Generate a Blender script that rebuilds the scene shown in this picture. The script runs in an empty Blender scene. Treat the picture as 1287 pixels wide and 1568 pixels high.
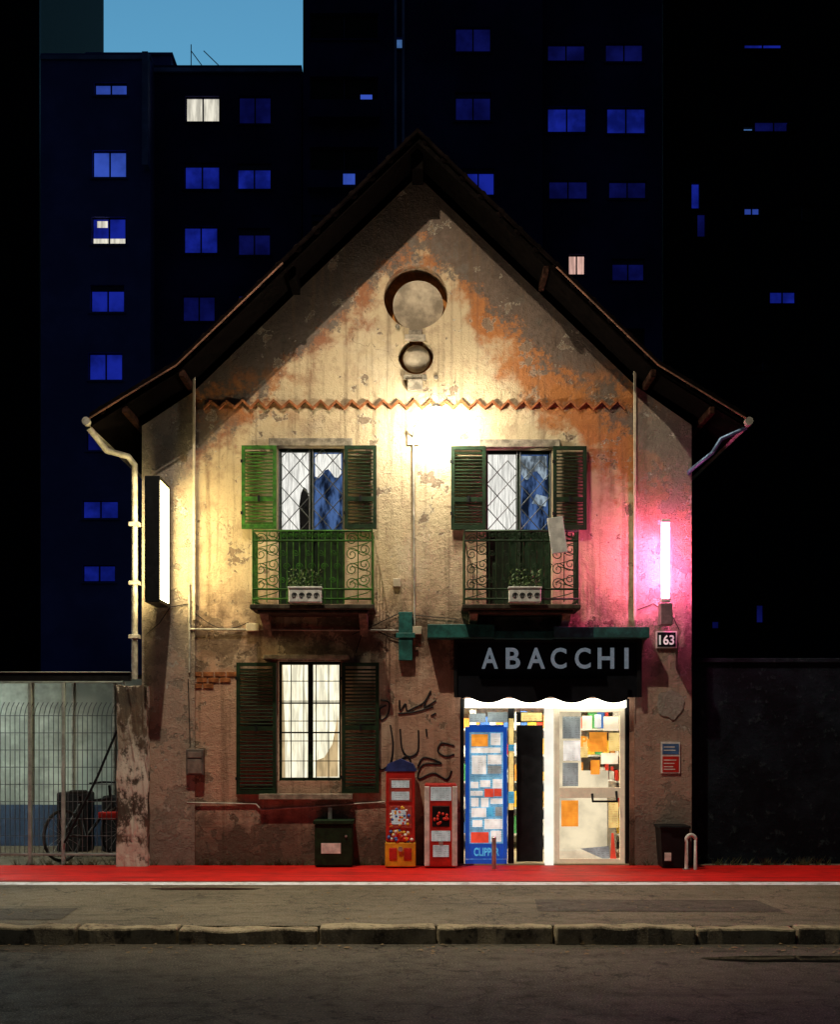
import bpy, bmesh, math, random
from mathutils import Vector, Matrix
from mathutils import noise as nz
random.seed(7)
F=1920.0; CZ=1.6
def X(px,d=0): return (px-643.5)*(16+d)/F
def Z(py,d=0): return CZ+(1133-py)*(16+d)/F
sc=bpy.context.scene
COL=sc.collection

# ---------------------------------------------------------------- materials
class NT:
    def __init__(s,name):
        s.m=bpy.data.materials.new(name); s.m.use_nodes=True
        s.t=s.m.node_tree; s.t.nodes.clear()
        s.out=s.t.nodes.new('ShaderNodeOutputMaterial')
        s.tc=s.t.nodes.new('ShaderNodeTexCoord')
        s.obj=s.tc.outputs['Object']
    def n(s,t,**p):
        x=s.t.nodes.new(t)
        for k,v in p.items(): setattr(x,k,v)
        return x
    def put(s,sock,v):
        if isinstance(v,bpy.types.NodeSocket): s.t.links.new(v,sock)
        elif isinstance(v,(tuple,list)) and len(v)==3 and sock.type=='RGBA': sock.default_value=(*v,1)
        else: sock.default_value=v
    def math(s,op,a,b=0.0,clamp=False):
        x=s.n('ShaderNodeMath',operation=op); x.use_clamp=clamp
        s.put(x.inputs[0],a); s.put(x.inputs[1],b); return x.outputs[0]
    def mix(s,f,a,b,mode='MIX'):
        x=s.n('ShaderNodeMix',data_type='RGBA',blend_type=mode)
        s.put(x.inputs[0],f); s.put(x.inputs[6],a); s.put(x.inputs[7],b); return x.outputs[2]
    def vmap(s,scale=(1,1,1),loc=(0,0,0)):
        x=s.n('ShaderNodeMapping'); s.put(x.inputs['Vector'],s.obj)
        x.inputs['Scale'].default_value=scale; x.inputs['Location'].default_value=loc
        return x.outputs[0]
    def noise(s,scale,detail=6,rough=.6,vec=None,dist=0):
        x=s.n('ShaderNodeTexNoise'); s.put(x.inputs['Vector'],vec if vec else s.obj)
        x.inputs['Scale'].default_value=scale; x.inputs['Detail'].default_value=min(detail,6)
        x.inputs['Roughness'].default_value=rough; x.inputs['Distortion'].default_value=dist
        return x.outputs['Fac']
    def mr(s,v,a,b,c=0,d=1,smooth=True):
        x=s.n('ShaderNodeMapRange'); x.interpolation_type='SMOOTHSTEP' if smooth else 'LINEAR'
        s.put(x.inputs[0],v)
        for i,q in enumerate((a,b,c,d)): x.inputs[i+1].default_value=q
        return x.outputs[0]
    def bump(s,h,st=.4,dist=.02):
        x=s.n('ShaderNodeBump'); x.inputs['Strength'].default_value=st; x.inputs['Distance'].default_value=dist
        s.put(x.inputs['Height'],h); return x.outputs[0]
    def bsdf(s,col,rough=.8,metal=0,nrm=None,emis=None,es=0,spec=.4):
        x=s.n('ShaderNodeBsdfPrincipled')
        s.put(x.inputs['Base Color'],col); s.put(x.inputs['Roughness'],rough); s.put(x.inputs['Metallic'],metal)
        x.inputs['Specular IOR Level'].default_value=spec
        if nrm: s.put(x.inputs['Normal'],nrm)
        if emis is not None:
            s.put(x.inputs['Emission Color'],emis); s.put(x.inputs['Emission Strength'],es)
            s.m.cycles.emission_sampling='NONE'
        s.t.links.new(x.outputs[0],s.out.inputs[0]); return s.m
def simple(name,col,rough=.6,metal=0,var=.35,scale=9,bump=.15,spec=.4,emis=None,es=0):
    t=NT(name)
    f=t.mr(t.noise(scale,4,.65),.35,.7)
    c=t.mix(f,tuple(k*(1-var) for k in col),tuple(min(1,k*(1+var*.6)) for k in col))
    return t.bsdf(c,rough,metal,t.bump(t.noise(scale*8,2),bump,.01) if bump else None,emis,es,spec)
def emit(name,col,st,var=.0,scale=4,stretch=(1,1,1),lamp=False):
    t=NT(name)
    e=t.n('ShaderNodeEmission')
    if var:
        f=t.mr(t.noise(scale,4,.6,t.vmap(stretch)),.35,.65)
        c=t.mix(f,tuple(k*(1-var) for k in col),col)
    else: c=col
    t.put(e.inputs[0],c); e.inputs[1].default_value=st
    if not lamp: t.m.cycles.emission_sampling='NONE'
    t.t.links.new(e.outputs[0],t.out.inputs[0]); return t.m

def plaster(name,kind='main'):
    t=NT(name)
    sx=t.n('ShaderNodeSeparateXYZ'); t.put(sx.inputs[0],t.obj)
    x,z=sx.outputs[0],sx.outputs[2]
    n1=t.noise(.9,5,.62,dist=.3); n2=t.noise(3.1,6,.7); n3=t.noise(14,6,.72); n4=t.noise(60,3,.6)
    low=(.47,.29,.21); up=(.53,.42,.275)
    c=t.mix(t.mr(t.math('ADD',z,t.math('MULTIPLY',n1,1.0)),3.0,4.3),low,up)
    c=t.mix(t.math('MULTIPLY',t.mr(n2,.45,.70),.6),c,(.26,.17,.12))
    c=t.mix(t.math('MULTIPLY',t.mr(n1,.5,.62),.4),c,(.56,.48,.37))
    ax=t.math('ABSOLUTE',x)
    v=t.math('ADD',t.math('MULTIPLY',ax,.963),z)
    side=t.mr(x,-1.0,2.4,.12,.72)
    vv=t.math('ADD',t.math('ADD',v,t.math('MULTIPLY',n2,1.9)),t.math('MULTIPLY',t.math('SUBTRACT',n1,.5),2.4))
    vv=t.math('ADD',vv,side)
    st=t.mr(vv,8.6,9.2)
    lr=t.mr(x,-1.5,1.2)
    stc=t.mix(lr,t.mix(n3,(.10,.032,.018),(.36,.14,.075)),t.mix(n3,(.17,.045,.013),(.58,.21,.055)))
    c=t.mix(t.math('MULTIPLY',st,.9),c,stc)
    fk=t.noise(4.3,6,.78,t.vmap((1,1,1),(1,8,4)))
    c=t.mix(t.math('MULTIPLY',t.mr(fk,.57,.60),t.math('MULTIPLY',st,.75)),c,(.36,.30,.24))
    st2=t.mr(t.math('ADD',v,t.math('MULTIPLY',fk,1.8)),8.78,9.0)
    c=t.mix(t.math('MULTIPLY',st2,.9),c,t.mix(n3,(.03,.025,.022),(.20,.17,.15)))
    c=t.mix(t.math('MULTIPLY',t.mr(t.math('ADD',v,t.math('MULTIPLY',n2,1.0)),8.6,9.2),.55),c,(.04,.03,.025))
    b=t.math('MULTIPLY',t.mr(z,5.50,5.9),t.mr(z,6.05,6.5,1,0))
    b=t.math('MULTIPLY',b,t.mr(n2,.44,.58)); b=t.math('MULTIPLY',b,t.mr(ax,1.2,2.2))
    c=t.mix(t.math('MULTIPLY',b,.8),c,(.42,.155,.045))
    edge=t.mr(ax,2.5,3.3,0,.08); base=t.mr(z,1.0,.1,0,.15)
    mid=t.math('MULTIPLY',t.mr(z,2.4,2.8),t.mr(z,2.95,3.35,.12,0))
    k=t.math('ADD',t.math('ADD',t.noise(2.3,6,.70,t.vmap((1,1,1),(7,3,2))),edge),t.math('ADD',base,mid))
    fl=t.mr(k,.61,.622)
    c=t.mix(t.math('MULTIPLY',fl,.9),c,t.mix(n3,(.09,.055,.035),(.33,.25,.19)))
    # pale rim around every flaked patch
    rim=t.math('MULTIPLY',t.mr(k,.596,.608),t.mr(k,.612,.62,1,0))
    c=t.mix(t.math('MULTIPLY',rim,.5),c,(.60,.54,.44))
    k2=t.noise(5.5,6,.72,t.vmap((1,1,1),(3,1,9)))
    fl2=t.mr(t.math('ADD',k2,edge),.685,.70)
    c=t.mix(fl2,c,(.56,.52,.46))
    s=t.noise(1.0,6,.65,t.vmap((9,9,.45)))
    c=t.mix(t.mr(s,.49,.70,0,.62),c,(.13,.085,.055))
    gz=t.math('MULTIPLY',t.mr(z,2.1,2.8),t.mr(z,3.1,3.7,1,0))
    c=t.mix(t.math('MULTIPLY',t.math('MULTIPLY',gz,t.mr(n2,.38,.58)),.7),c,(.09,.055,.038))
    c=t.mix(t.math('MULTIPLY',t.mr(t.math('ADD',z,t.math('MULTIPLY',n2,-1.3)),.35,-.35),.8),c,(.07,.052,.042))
    vo=t.n('ShaderNodeTexVoronoi',feature='DISTANCE_TO_EDGE'); vo.inputs['Scale'].default_value=1.1
    wv=t.n('ShaderNodeVectorMath',operation='ADD'); t.put(wv.inputs[0],t.obj)
    cn=t.n('ShaderNodeTexNoise'); cn.inputs['Scale'].default_value=4; cn.inputs['Detail'].default_value=4; t.put(cn.inputs['Vector'],t.obj)
    t.t.links.new(cn.outputs['Color'],wv.inputs[1]); t.t.links.new(wv.outputs[0],vo.inputs['Vector'])
    cr=t.math('MULTIPLY',t.mr(vo.outputs['Distance'],.0,.012,1,0),t.mr(n1,.48,.55))
    c=t.mix(t.math('MULTIPLY',cr,.6),c,(.05,.035,.025))
    h=t.math('ADD',t.math('MULTIPLY',n4,.3),t.math('MULTIPLY',n3,.8))
    h=t.math('SUBTRACT',h,t.math('MULTIPLY',fl,1.0)); h=t.math('SUBTRACT',h,t.math('MULTIPLY',fl2,.6))
    if kind=='grey':
        g=t.mix(n3,(.15,.13,.11),(.46,.42,.37)); c=t.mix(.5,c,g)
    return t.bsdf(c,.92,0,t.bump(h,.85,.035),spec=.15)

M={}
M['wall']=plaster('old_plaster'); M['wallgrey']=plaster('old_plaster_grey','grey')
M['brick']=simple('terracotta_trim',(.30,.11,.045),.9,0,.5,14,.5,.1)
M['green']=simple('green_paint_weathered',(.035,.14,.015),.6,0,.5,12,.2,.25)
M['dkgreen']=simple('dark_green_paint',(.008,.024,.009),.65,0,.5,12,.2,.2)
M['teal']=simple('teal_metal',(.015,.11,.10),.5,.0,.5,8,.2)
M['iron']=simple('iron_green_black',(.02,.05,.022),.5,.3,.4,20,.2)
M['gate']=simple('lattice_grey',(.10,.11,.12),.5,.4,.3,20,.1)
M['pipe']=simple('pale_pipe',(.42,.40,.35),.55,.1,.45,7,.2)
M['bpipe']=simple('zinc_pipe',(.12,.2,.34),.4,.5,.4,10,.2)
M['black']=simple('black_metal',(.008,.009,.011),.5,0,.4,10,.2,.2)
M['wood']=simple('dark_roof_wood',(.003,.0022,.002),.9,0,.5,12,.4,.02)
M['tile']=simple('roof_tile',(.004,.0025,.0025),.95,0,.5,6,.5,.02)
M['verge']=simple('verge_flashing',(.20,.09,.055),.7,.1,.6,5,.3)
M['white']=simple('white_paint',(.72,.72,.70),.5,0,.25,9,.1)
M['cream']=simple('cream_frame',(.55,.48,.36),.5,0,.25,9,.1)
M['stone']=simple('stone',(.28,.24,.19),.85,0,.5,9,.5,.2)
M['blue']=simple('blue_plastic',(.01,.08,.5),.35,0,.2,6,.05,.5,(.01,.12,.7),.3)
M['red']=simple('red_enamel',(.45,.02,.015),.35,0,.3,8,.05,.5,(.6,.02,.01),.04)
M['yellow']=simple('yellow_enamel',(.75,.38,.02),.4,0,.25,8,.05,.5)
M['navy']=simple('navy_fascia',(.004,.005,.009),.7,0,.4,6,.1,.12)
M['letter']=simple('sign_letter',(.35,.42,.5),.4,.0,.6,8,.1,.4,(.33,.42,.5),.25)  # letters get a faint glow, since the canopy blocks the lamp light
M['ink']=simple('spray_ink',(.008,.006,.008),.7,0,.2,9,0)
M['steel']=simple('steel',(.55,.55,.55),.3,.8,.2,12,.1)
M['rubber']=simple('rubber',(.015,.015,.015),.8,0,.2,12,.1)

# ---------------------------------------------------------------- geometry helpers
class G:
    def __init__(s,name):
        s.e=bpy.data.objects.new(name,None); COL.objects.link(s.e); s.e.empty_display_size=.2; s.k=[]
    def add(s,name,me,mat):
        o=bpy.data.objects.new(name,me); COL.objects.link(o)
        if mat: 
            me.materials.clear(); me.materials.append(mat)
        s.k.append(o); return o
    def mesh(s,name,v,f,mat,smooth=False):
        me=bpy.data.meshes.new(name); me.from_pydata(v,[],f); me.validate()
        if smooth:
            for p in me.polygons: p.use_smooth=True
        return s.add(name,me,mat)
    def boxes(s,name,L,mat,bev=.0):
        bm=bmesh.new()
        for b in L:
            x0,x1,y0,y1,z0,z1=b[:6]
            m=Matrix.Translation(((x0+x1)/2,(y0+y1)/2,(z0+z1)/2))
            if len(b)>6: m=m@b[6].to_4x4()
            m=m@Matrix.Diagonal((abs(x1-x0),abs(y1-y0),abs(z1-z0),1))
            bmesh.ops.create_cube(bm,size=1,matrix=m)
        if bev: bmesh.ops.bevel(bm,geom=bm.edges[:],offset=bev,segments=2,affect='EDGES',profile=.5)
        me=bpy.data.meshes.new(name); bm.to_mesh(me); bm.free(); return s.add(name,me,mat)
    def box(s,name,x0,x1,y0,y1,z0,z1,mat,bev=.0): return s.boxes(name,[(x0,x1,y0,y1,z0,z1)],mat,bev)
    def tubes(s,name,paths,r,mat,res=3,cyc=False,ends=True):
        cu=bpy.data.curves.new(name,'CURVE'); cu.dimensions='3D'; cu.bevel_depth=r; cu.bevel_resolution=res; cu.use_fill_caps=True
        for p in paths:
            sp=cu.splines.new('POLY'); sp.points.add(len(p)-1); sp.use_cyclic_u=cyc
            for i,q in enumerate(p): sp.points[i].co=(*q,1)
        o=bpy.data.objects.new('tmp',cu); COL.objects.link(o); bpy.context.view_layer.update()
        me=bpy.data.meshes.new_from_object(o); bpy.data.objects.remove(o)
        for q in me.polygons: q.use_smooth=True
        return s.add(name,me,mat)
    def sheet(s,name,outer,holes,y,th,mat):
        cu=bpy.data.curves.new(name,'CURVE'); cu.dimensions='2D'; cu.fill_mode='BOTH'; cu.extrude=th/2
        for p in [outer]+holes:
            sp=cu.splines.new('POLY'); sp.points.add(len(p)-1); sp.use_cyclic_u=True
            for i,q in enumerate(p): sp.points[i].co=(q[0],q[1],0,1)
        o=bpy.data.objects.new('tmp',cu); COL.objects.link(o); bpy.context.view_layer.update()
        me=bpy.data.meshes.new_from_object(o); bpy.data.objects.remove(o)
        for v in me.vertices: v.co=(v.co.x, y+th/2-v.co.z, v.co.y)
        return s.add(name,me,mat)
    def text(s,name,body,x0,x1,z0,z1,y,mat,bold=.02,ext=.02):
        cu=bpy.data.curves.new(name,'FONT'); cu.body=body; cu.offset=bold; cu.extrude=.05; cu.resolution_u=4
        o=bpy.data.objects.new('tmp',cu); COL.objects.link(o); bpy.context.view_layer.update()
        me=bpy.data.meshes.new_from_object(o); bpy.data.objects.remove(o)
        xs=[v.co.x for v in me.vertices]; ys=[v.co.y for v in me.vertices]
        a,b,c,d=min(xs),max(xs),min(ys),max(ys)
        for v in me.vertices:
            v.co=(x0+(v.co.x-a)/(b-a)*(x1-x0), y-v.co.z/.05*ext, z0+(v.co.y-c)/(d-c)*(z1-z0))
        return s.add(name,me,mat)
    def prism(s,name,poly,y0,y1,mat):
        n=len(poly); v=[(a,y0,b) for a,b in poly]+[(a,y1,b) for a,b in poly]
        f=[list(range(n)),list(range(2*n-1,n-1,-1))]+[[i,i+n,(i+1)%n+n,(i+1)%n] for i in range(n)]
        me=bpy.data.meshes.new(name); me.from_pydata(v,[],f)
        bm=bmesh.new(); bm.from_mesh(me); bmesh.ops.recalc_face_normals(bm,faces=bm.faces[:]); bm.to_mesh(me); bm.free()
        return s.add(name,me,mat)
    def cyl(s,name,c,r,h,mat,axis='Z',seg=24,r2=None):
        bm=bmesh.new(); R={'Z':Matrix(),'Y':Matrix.Rotation(math.pi/2,4,'X'),'X':Matrix.Rotation(math.pi/2,4,'Y')}[axis]
        bmesh.ops.create_cone(bm,cap_ends=True,segments=seg,radius1=r,radius2=r if r2 is None else r2,depth=h,matrix=Matrix.Translation(c)@R)
        me=bpy.data.meshes.new(name); bm.to_mesh(me); bm.free(); return s.add(name,me,mat)
    def ball(s,name,cs,r,mat,sy=1,seg=14):
        bm=bmesh.new()
        for c in cs: bmesh.ops.create_uvsphere(bm,u_segments=seg,v_segments=seg*2//3,radius=r,matrix=Matrix.Translation(c)@Matrix.Diagonal((1,sy,1,1)))
        me=bpy.data.meshes.new(name); bm.to_mesh(me); bm.free()
        for p in me.polygons: p.use_smooth=True
        return s.add(name,me,mat)
    def light(s,name,data,loc,target=None):
        o=bpy.data.objects.new(name,data); COL.objects.link(o); o.location=loc
        if target is not None: o.rotation_euler=(Vector(target)-Vector(loc)).to_track_quat('-Z','Y').to_euler()
        s.k.append(o); return o
    def done(s):
        bpy.context.view_layer.update()
        pts=[o.matrix_world@Vector(c) for o in s.k for c in o.bound_box] 
        xs=[p.x for p in pts]; ys=[p.y for p in pts]; zs=[p.z for p in pts]
        s.e.location=((min(xs)+max(xs))/2,(min(ys)+max(ys))/2,min(zs))
        inv=Matrix.Translation(s.e.location).inverted()
        for o in s.k: o.parent=s.e; o.matrix_parent_inverse=inv
def rect(a,b,c,d): return [(a,c),(b,c),(b,d),(a,d)]
def circ(cx,cz,r,n=48,a0=0,a1=2*math.pi): return [(cx+r*math.cos(a0+(a1-a0)*i/n),cz+r*math.sin(a0+(a1-a0)*i/n)) for i in range(n)]
def solo(name,me_fn):
    g=G('tmp_'+name); o=me_fn(g); o.name=name; bpy.data.objects.remove(g.e); return o

# ---------------------------------------------------------------- ground
def asphalt(name,a,b,scale=1.0,rough=.85):
    t=NT(name)
    n=t.noise(.7*scale,6,.6); g=t.noise(70,3,.7); m=t.noise(6,6,.7)
    c=t.mix(t.mr(n,.35,.65),a,b)
    c=t.mix(t.mr(g,.54,.64,0,.85),c,tuple(k*2.6 for k in b))
    c=t.mix(t.mr(g,.44,.36,0,.7),c,tuple(k*.3 for k in a))
    c=t.mix(t.mr(m,.52,.72,0,.7),c,tuple(k*.4 for k in a))
    w=t.noise(1.2,6,.65,t.vmap((.25,3,1)))
    c=t.mix(t.mr(w,.5,.7,0,.55),c,tuple(k*.45 for k in a))
    vo=t.n('ShaderNodeTexVoronoi',feature='DISTANCE_TO_EDGE'); vo.inputs['Scale'].default_value=.8
    wv=t.n('ShaderNodeVectorMath',operation='ADD'); t.put(wv.inputs[0],t.obj)
    cn=t.n('ShaderNodeTexNoise'); cn.inputs['Scale'].default_value=3; cn.inputs['Detail'].default_value=4; t.put(cn.inputs['Vector'],t.obj)
    t.t.links.new(cn.outputs['Color'],wv.inputs[1]); t.t.links.new(wv.outputs[0],vo.inputs['Vector'])
    c=t.mix(t.mr(vo.outputs['Distance'],0,.016,.8,0),c,tuple(k*.2 for k in a))
    return t.bsdf(c,t.mr(m,.3,.7,rough-.25,rough),0,t.bump(t.math('ADD',g,t.math('MULTIPLY',m,.6)),.8,.02),spec=.35)
A1=asphalt('asphalt_road',(.06,.053,.04),(.10,.088,.065)); A2=asphalt('asphalt_walk',(.10,.088,.06),(.16,.14,.097))
solo('ground',lambda g:g.mesh('ground',[(-400,-400,-.13),(400,-400,-.13),(400,500,-.13),(-400,500,-.13)],[(0,1,2,3)],A1))
KY=-5.4
solo('pavement',lambda g:g.box('pavement',-60,60,KY+.2,60,-.3,0,A2))
t=NT('light_trail_red')
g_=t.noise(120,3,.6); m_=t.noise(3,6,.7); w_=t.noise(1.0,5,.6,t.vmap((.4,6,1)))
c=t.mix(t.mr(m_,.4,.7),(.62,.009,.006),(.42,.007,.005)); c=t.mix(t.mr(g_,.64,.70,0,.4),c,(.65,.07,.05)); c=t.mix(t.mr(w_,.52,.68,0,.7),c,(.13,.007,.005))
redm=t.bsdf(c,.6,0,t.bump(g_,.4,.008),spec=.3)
solo('tail_light_trail',lambda g:g.mesh('tail_light_trail',[(-60,-1.84,.004),(60,-1.84,.004),(60,-.03,.004),(-60,-.03,.004)],[(0,1,2,3)],redm))  # tail-light trail of passing traffic, painted on the ground as a red strip
t=NT('worn_white_line')
w=t.noise(5,6,.75); c=t.mix(t.mr(w,.46,.66,0,.7),(.72,.77,.85),(.12,.11,.095)); lm=t.bsdf(c,.7,0,t.bump(t.noise(120,2),.4,.01))
solo('painted_lane_line',lambda g:g.mesh('painted_lane_line',[(-60,-2.2,.004),(60,-2.2,.004),(60,-1.93,.004),(-60,-1.93,.004)],[(0,1,2,3)],lm))
# asphalt repair patches and a shallow puddle
pm=asphalt('asphalt_patch',(.05,.045,.033),(.075,.066,.05))
def blob(cx0,cy0,rx,ry,z,n=36,s=0.0):
    return [(cx0+rx*math.cos(i/n*6.283)*(1+.35*nz.noise((math.cos(i/n*6.283)*1.7+s,math.sin(i/n*6.283)*1.7,s))),cy0+ry*math.sin(i/n*6.283)*(1+.35*nz.noise((math.cos(i/n*6.283)*1.7,math.sin(i/n*6.283)*1.7+s,s))),z) for i in range(n)]
solo('asphalt_patches',lambda g:g.mesh('asphalt_patches',[(1.1,-4.3,.004),(3.4,-4.35,.004),(3.35,-3.5,.004),(1.15,-3.45,.004),(-4.6,-4.9,.004),(-3.2,-4.85,.004),(-3.25,-4.1,.004),(-4.55,-4.15,.004)],[(0,1,2,3),(4,5,6,7)],pm))
t=NT('puddle_water'); wet=t.bsdf((.012,.011,.010),.06,0,t.bump(t.noise(3,2),.05,.01),spec=.6)
solo('puddle',lambda g:g.mesh('puddle',blob(-2.3,-2.55,.62,.10,.005,s=2.2)+blob(3.0,-6.1,.8,.14,-.125,s=5.1),[tuple(range(36)),tuple(range(36,72))],wet))
t=NT('granite_kerb')
a=t.noise(3,6,.7); b=t.noise(60,4,.7); c=t.mix(t.mr(a,.35,.7),(.50,.43,.28),(.2,.165,.11)); c=t.mix(t.mr(b,.5,.65,0,.7),c,(.62,.54,.40)); c=t.mix(t.mr(t.noise(9,6,.7),.52,.66,0,.8),c,(.06,.048,.035))
km=t.bsdf(c,.85,0,t.bump(t.math('ADD',a,b),.9,.03),spec=.2)
L=[];x=-30
while x<30:
    w=random.choice([.7,.85,1.0,1.2]); dz=random.uniform(-.012,.012); dy=random.uniform(-.025,.025)
    L.append((x,x+w-.018,KY+dy,KY+.21+dy,-.3,.008+dz)); x+=w
def kerb(g):
    o=g.boxes('granite_kerb',L,km,.018); bm=bmesh.new(); bm.from_mesh(o.data)
    bmesh.ops.subdivide_edges(bm,edges=[e for e in bm.edges if e.calc_length()>.5],cuts=11,use_grid_fill=True)
    for v in bm.verts: v.co+=nz.noise_vector(v.co*5)*.020
    bm.to_mesh(o.data); bm.free(); return o
solo('granite_kerb',kerb)
v=[];f=[]
for i in range(620):
    if random.random()<.6: px=random.uniform(-8,8); py=KY-random.uniform(.02,.5); pz=-.124
    else: px=random.uniform(-8,8); py=random.uniform(KY+.3,-2.4); pz=.006
    a=random.uniform(0,6.28); r=random.uniform(.008,.03); k=len(v)
    for j in range(4):
        v.append((px+r*math.cos(a+j*1.57)*(1 if j%2 else .6),py+r*math.sin(a+j*1.57),pz+random.uniform(0,.012)))
    f.append((k,k+1,k+2,k+3))
solo('dead_leaves',lambda g:g.mesh('dead_leaves',v,f,simple('dead_leaf',(.22,.15,.07),.8)))
v=[];f=[]
for cl in range(80):
    cx0=random.choice([random.uniform(-3.4,.0),random.uniform(2.7,6),random.uniform(-7,-3.4)]); yy0=-.05 if abs(cx0)<3.5 else random.uniform(-.02,.04)
    for j in range(14):
        a=random.uniform(-1.2,1.2); h=random.uniform(.03,.13); x0=cx0+random.uniform(-.05,.05); k=len(v)
        v+=[(x0-.004,yy0,0),(x0+.004,yy0-.005,0),(x0+math.sin(a)*h,yy0-random.random()*.06,h)]; f.append((k,k+1,k+2))
solo('weeds',lambda g:g.mesh('weeds',v,f,simple('weed',(.06,.08,.025),.7)))

# ---------------------------------------------------------------- house
H=G('plaster_house')
cx=-.03
def pt(px,py): return (X(px),Z(py))
wallTop=lambda x: (9.04-.24-abs(x-cx)*.963) if abs(x-cx)<2.95 else (6.2-.24-(abs(x-cx)-2.95)*.61)
xl,xr=X(217),X(1060)
outer=[(xl,-.2),(xr,-.2),(xr,wallTop(xr)),(cx+2.95,wallTop(cx+2.95)),(cx,wallTop(cx)),(cx-2.95,wallTop(cx-2.95)),(xl,wallTop(xl))]
uw=[(425,527,684,925),(745,846,687,925)]
lw=(426,522,1012,1196)
holes=[rect(X(a),X(b),Z(d),Z(c)) for a,b,c,d in uw]+[rect(X(lw[0]),X(lw[1]),Z(lw[3]),Z(lw[2]))]
holes.append([(X(705),.0),(X(965),.0),(X(965),Z(1070)),(X(705),Z(1070))])
R1,R2=49/120,27/120; c1=pt(637,455); c2=pt(637,546); nk=.085
a1=math.asin(nk/R1); a2=math.asin(nk/R2)
big=[(c1[0]+R1*math.cos(t_),c1[1]+R1*math.sin(t_)) for t_ in [(-math.pi/2+a1)+i*(2*math.pi-2*a1)/48 for i in range(49)]]
sm=[(c2[0]+R2*math.cos(t_),c2[1]+R2*math.sin(t_)) for t_ in [(math.pi/2+a2)+i*(2*math.pi-2*a2)/30 for i in range(31)]]
holes.append(big+sm)
H.sheet('front_wall',outer,holes,0,.28,M['wall'])
H.sheet('roundel_back',rect(X(575),X(700),Z(585),Z(395)),[],.25,.04,simple('roundel_ochre',(.36,.15,.045),.9,0,.6,4,.4,.1))
H.boxes('roundel_pedestal',[(X(620),X(652),-.07,.04,Z(522),Z(514)),(X(626),X(647),-.03,.10,Z(514),Z(506)),(X(618),X(654),-.06,.04,Z(583),Z(575)),(X(624),X(648),-.09,-.002,Z(600),Z(583))],M['stone'],.012)
disc=simple('roundel_plaster_disc',(.40,.33,.25),.9,0,.45,3.5,.6,.1)
H.sheet('roundel_disc',circ(c1[0]+.03,c1[1]-.07,.325),[],.12,.12,disc)
H.ball('small_roundel_boss',[(c2[0]+.01,.10,c2[1]+.0)],.175,disc,.45,28)
H.ball('roundel_corner_bosses',[(X(668),-.01,Z(578)),(X(609),-.01,Z(500))],.03,M['stone'])
H.boxes('side_walls',[(xl,xl+.28,.28,6,-.2,5.5),(xr-.28,xr,.28,6,-.2,5.5),(xl,xr,6,6.25,-.2,5.5)],M['wallgrey'])
for nm,a,b in (('pilaster_l',218,299),('pilaster_r',972,1059)):
    x0,x1=X(a),X(b)
    H.sheet(nm,[(x0,-.2),(x1,-.2),(x1,wallTop(x1)-.02),(x0,wallTop(x0)-.02)],[],-.035,.033,M['wallgrey'])
H.boxes('pilaster_edge_strips',[(X(296),X(300),-.06,-.036,Z(950),Z(548)),(X(970),X(974),-.06,-.036,Z(950),Z(548))],M['cream'],.004)
n=27; xs0,xs1=X(312),X(958); st=(xs1-xs0)/n; zc=Z(620)
zz=[(xs0+i*st/2, zc+(.045 if i%2 else -.045)+random.uniform(-.008,.008)) for i in range(2*n+1)]
top=[(a,b+.018) for a,b in zz]; bot=[(a,b-.020) for a,b in zz][::-1]
H.prism('dogtooth_band',top+bot,-.04,.0,M['brick'])
H.boxes('window_lintels',[(X(412),X(540),-.05,0,Z(684),Z(672)),(X(735),X(858),-.05,0,Z(686),Z(674)),(X(398),X(541),-.13,.0,Z(1224),Z(1215)),(X(404),X(535),-.08,.0,Z(1010),Z(1003))],M['stone'],.008)
def roofpoly(t,ex=0):
    return [(cx-4.02-ex,5.55),(cx-2.95,6.2),(cx,9.04),(cx+2.95,6.2),(cx+4.02+ex,5.55)],[(cx+4.02,5.55-t),(cx+2.95,6.2-t),(cx,9.04-t),(cx-2.95,6.2-t),(cx-4.02,5.55-t)]
a,b=roofpoly(.10); H.prism('roof_deck',a+b,-.6,6.5,M['wood'])
a=[(p,q+.05) for p,q in roofpoly(.0)[0]]; b=[(p,q+.001) for p,q in roofpoly(0)[0]][::-1]
H.prism('roof_tiles',a+b,-.66,6.55,M['tile'])
pts=[]
prof=roofpoly(0)[0]
for s in range(4):
    A,B=Vector(prof[s]),Vector(prof[s+1]); Ln=(B-A).length; k=int(Ln/.3)
    for i in range(k):
        p=A+(B-A)*(i+.5)/k; pts.append((p.x,-.58,p.y+.02))
H.ball('verge_tile_noses',pts,.06,M['tile'])
for i,(A,B) in enumerate(((prof[0],(cx-1.65,7.45)),((cx+1.7,7.4),prof[4]))):
    mid_=prof[1] if i==0 else prof[3]
    H.tubes('verge_flashing_%d'%i,[[(A[0],-.675,A[1]-.02),(mid_[0],-.675,mid_[1]-.02),(B[0],-.675,B[1]-.02)]],.010,M['verge'],2)
pur=simple('purlin',(.03,.014,.010),.9,0,.7,12,.4,.03)
L=[]
for d in (-3.6,-2.9,1.58,2.9,3.62):
    x=cx+d; zt=wallTop(x)+.14
    L.append((x-.035,x+.035,-.62,1,zt-.09,zt))
H.boxes('purlin_ends',L,pur,.012)
L=[]
for d in (-1.55,): L.append((cx+d-.05,cx+d+.05,-.5,1,wallTop(cx+d)-.03,wallTop(cx+d)+.14))
L.append((cx-.07,cx+.07,-.45,1,8.68,8.92)); H.boxes('purlins',L,M['wood'],.01)
for s in (-1,1):
    x=cx+s*4.06; H.tubes('gutter',[[(x,-.68,5.50),(x,6.4,5.50)]],.05,M['pipe'])
d=-.45
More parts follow.
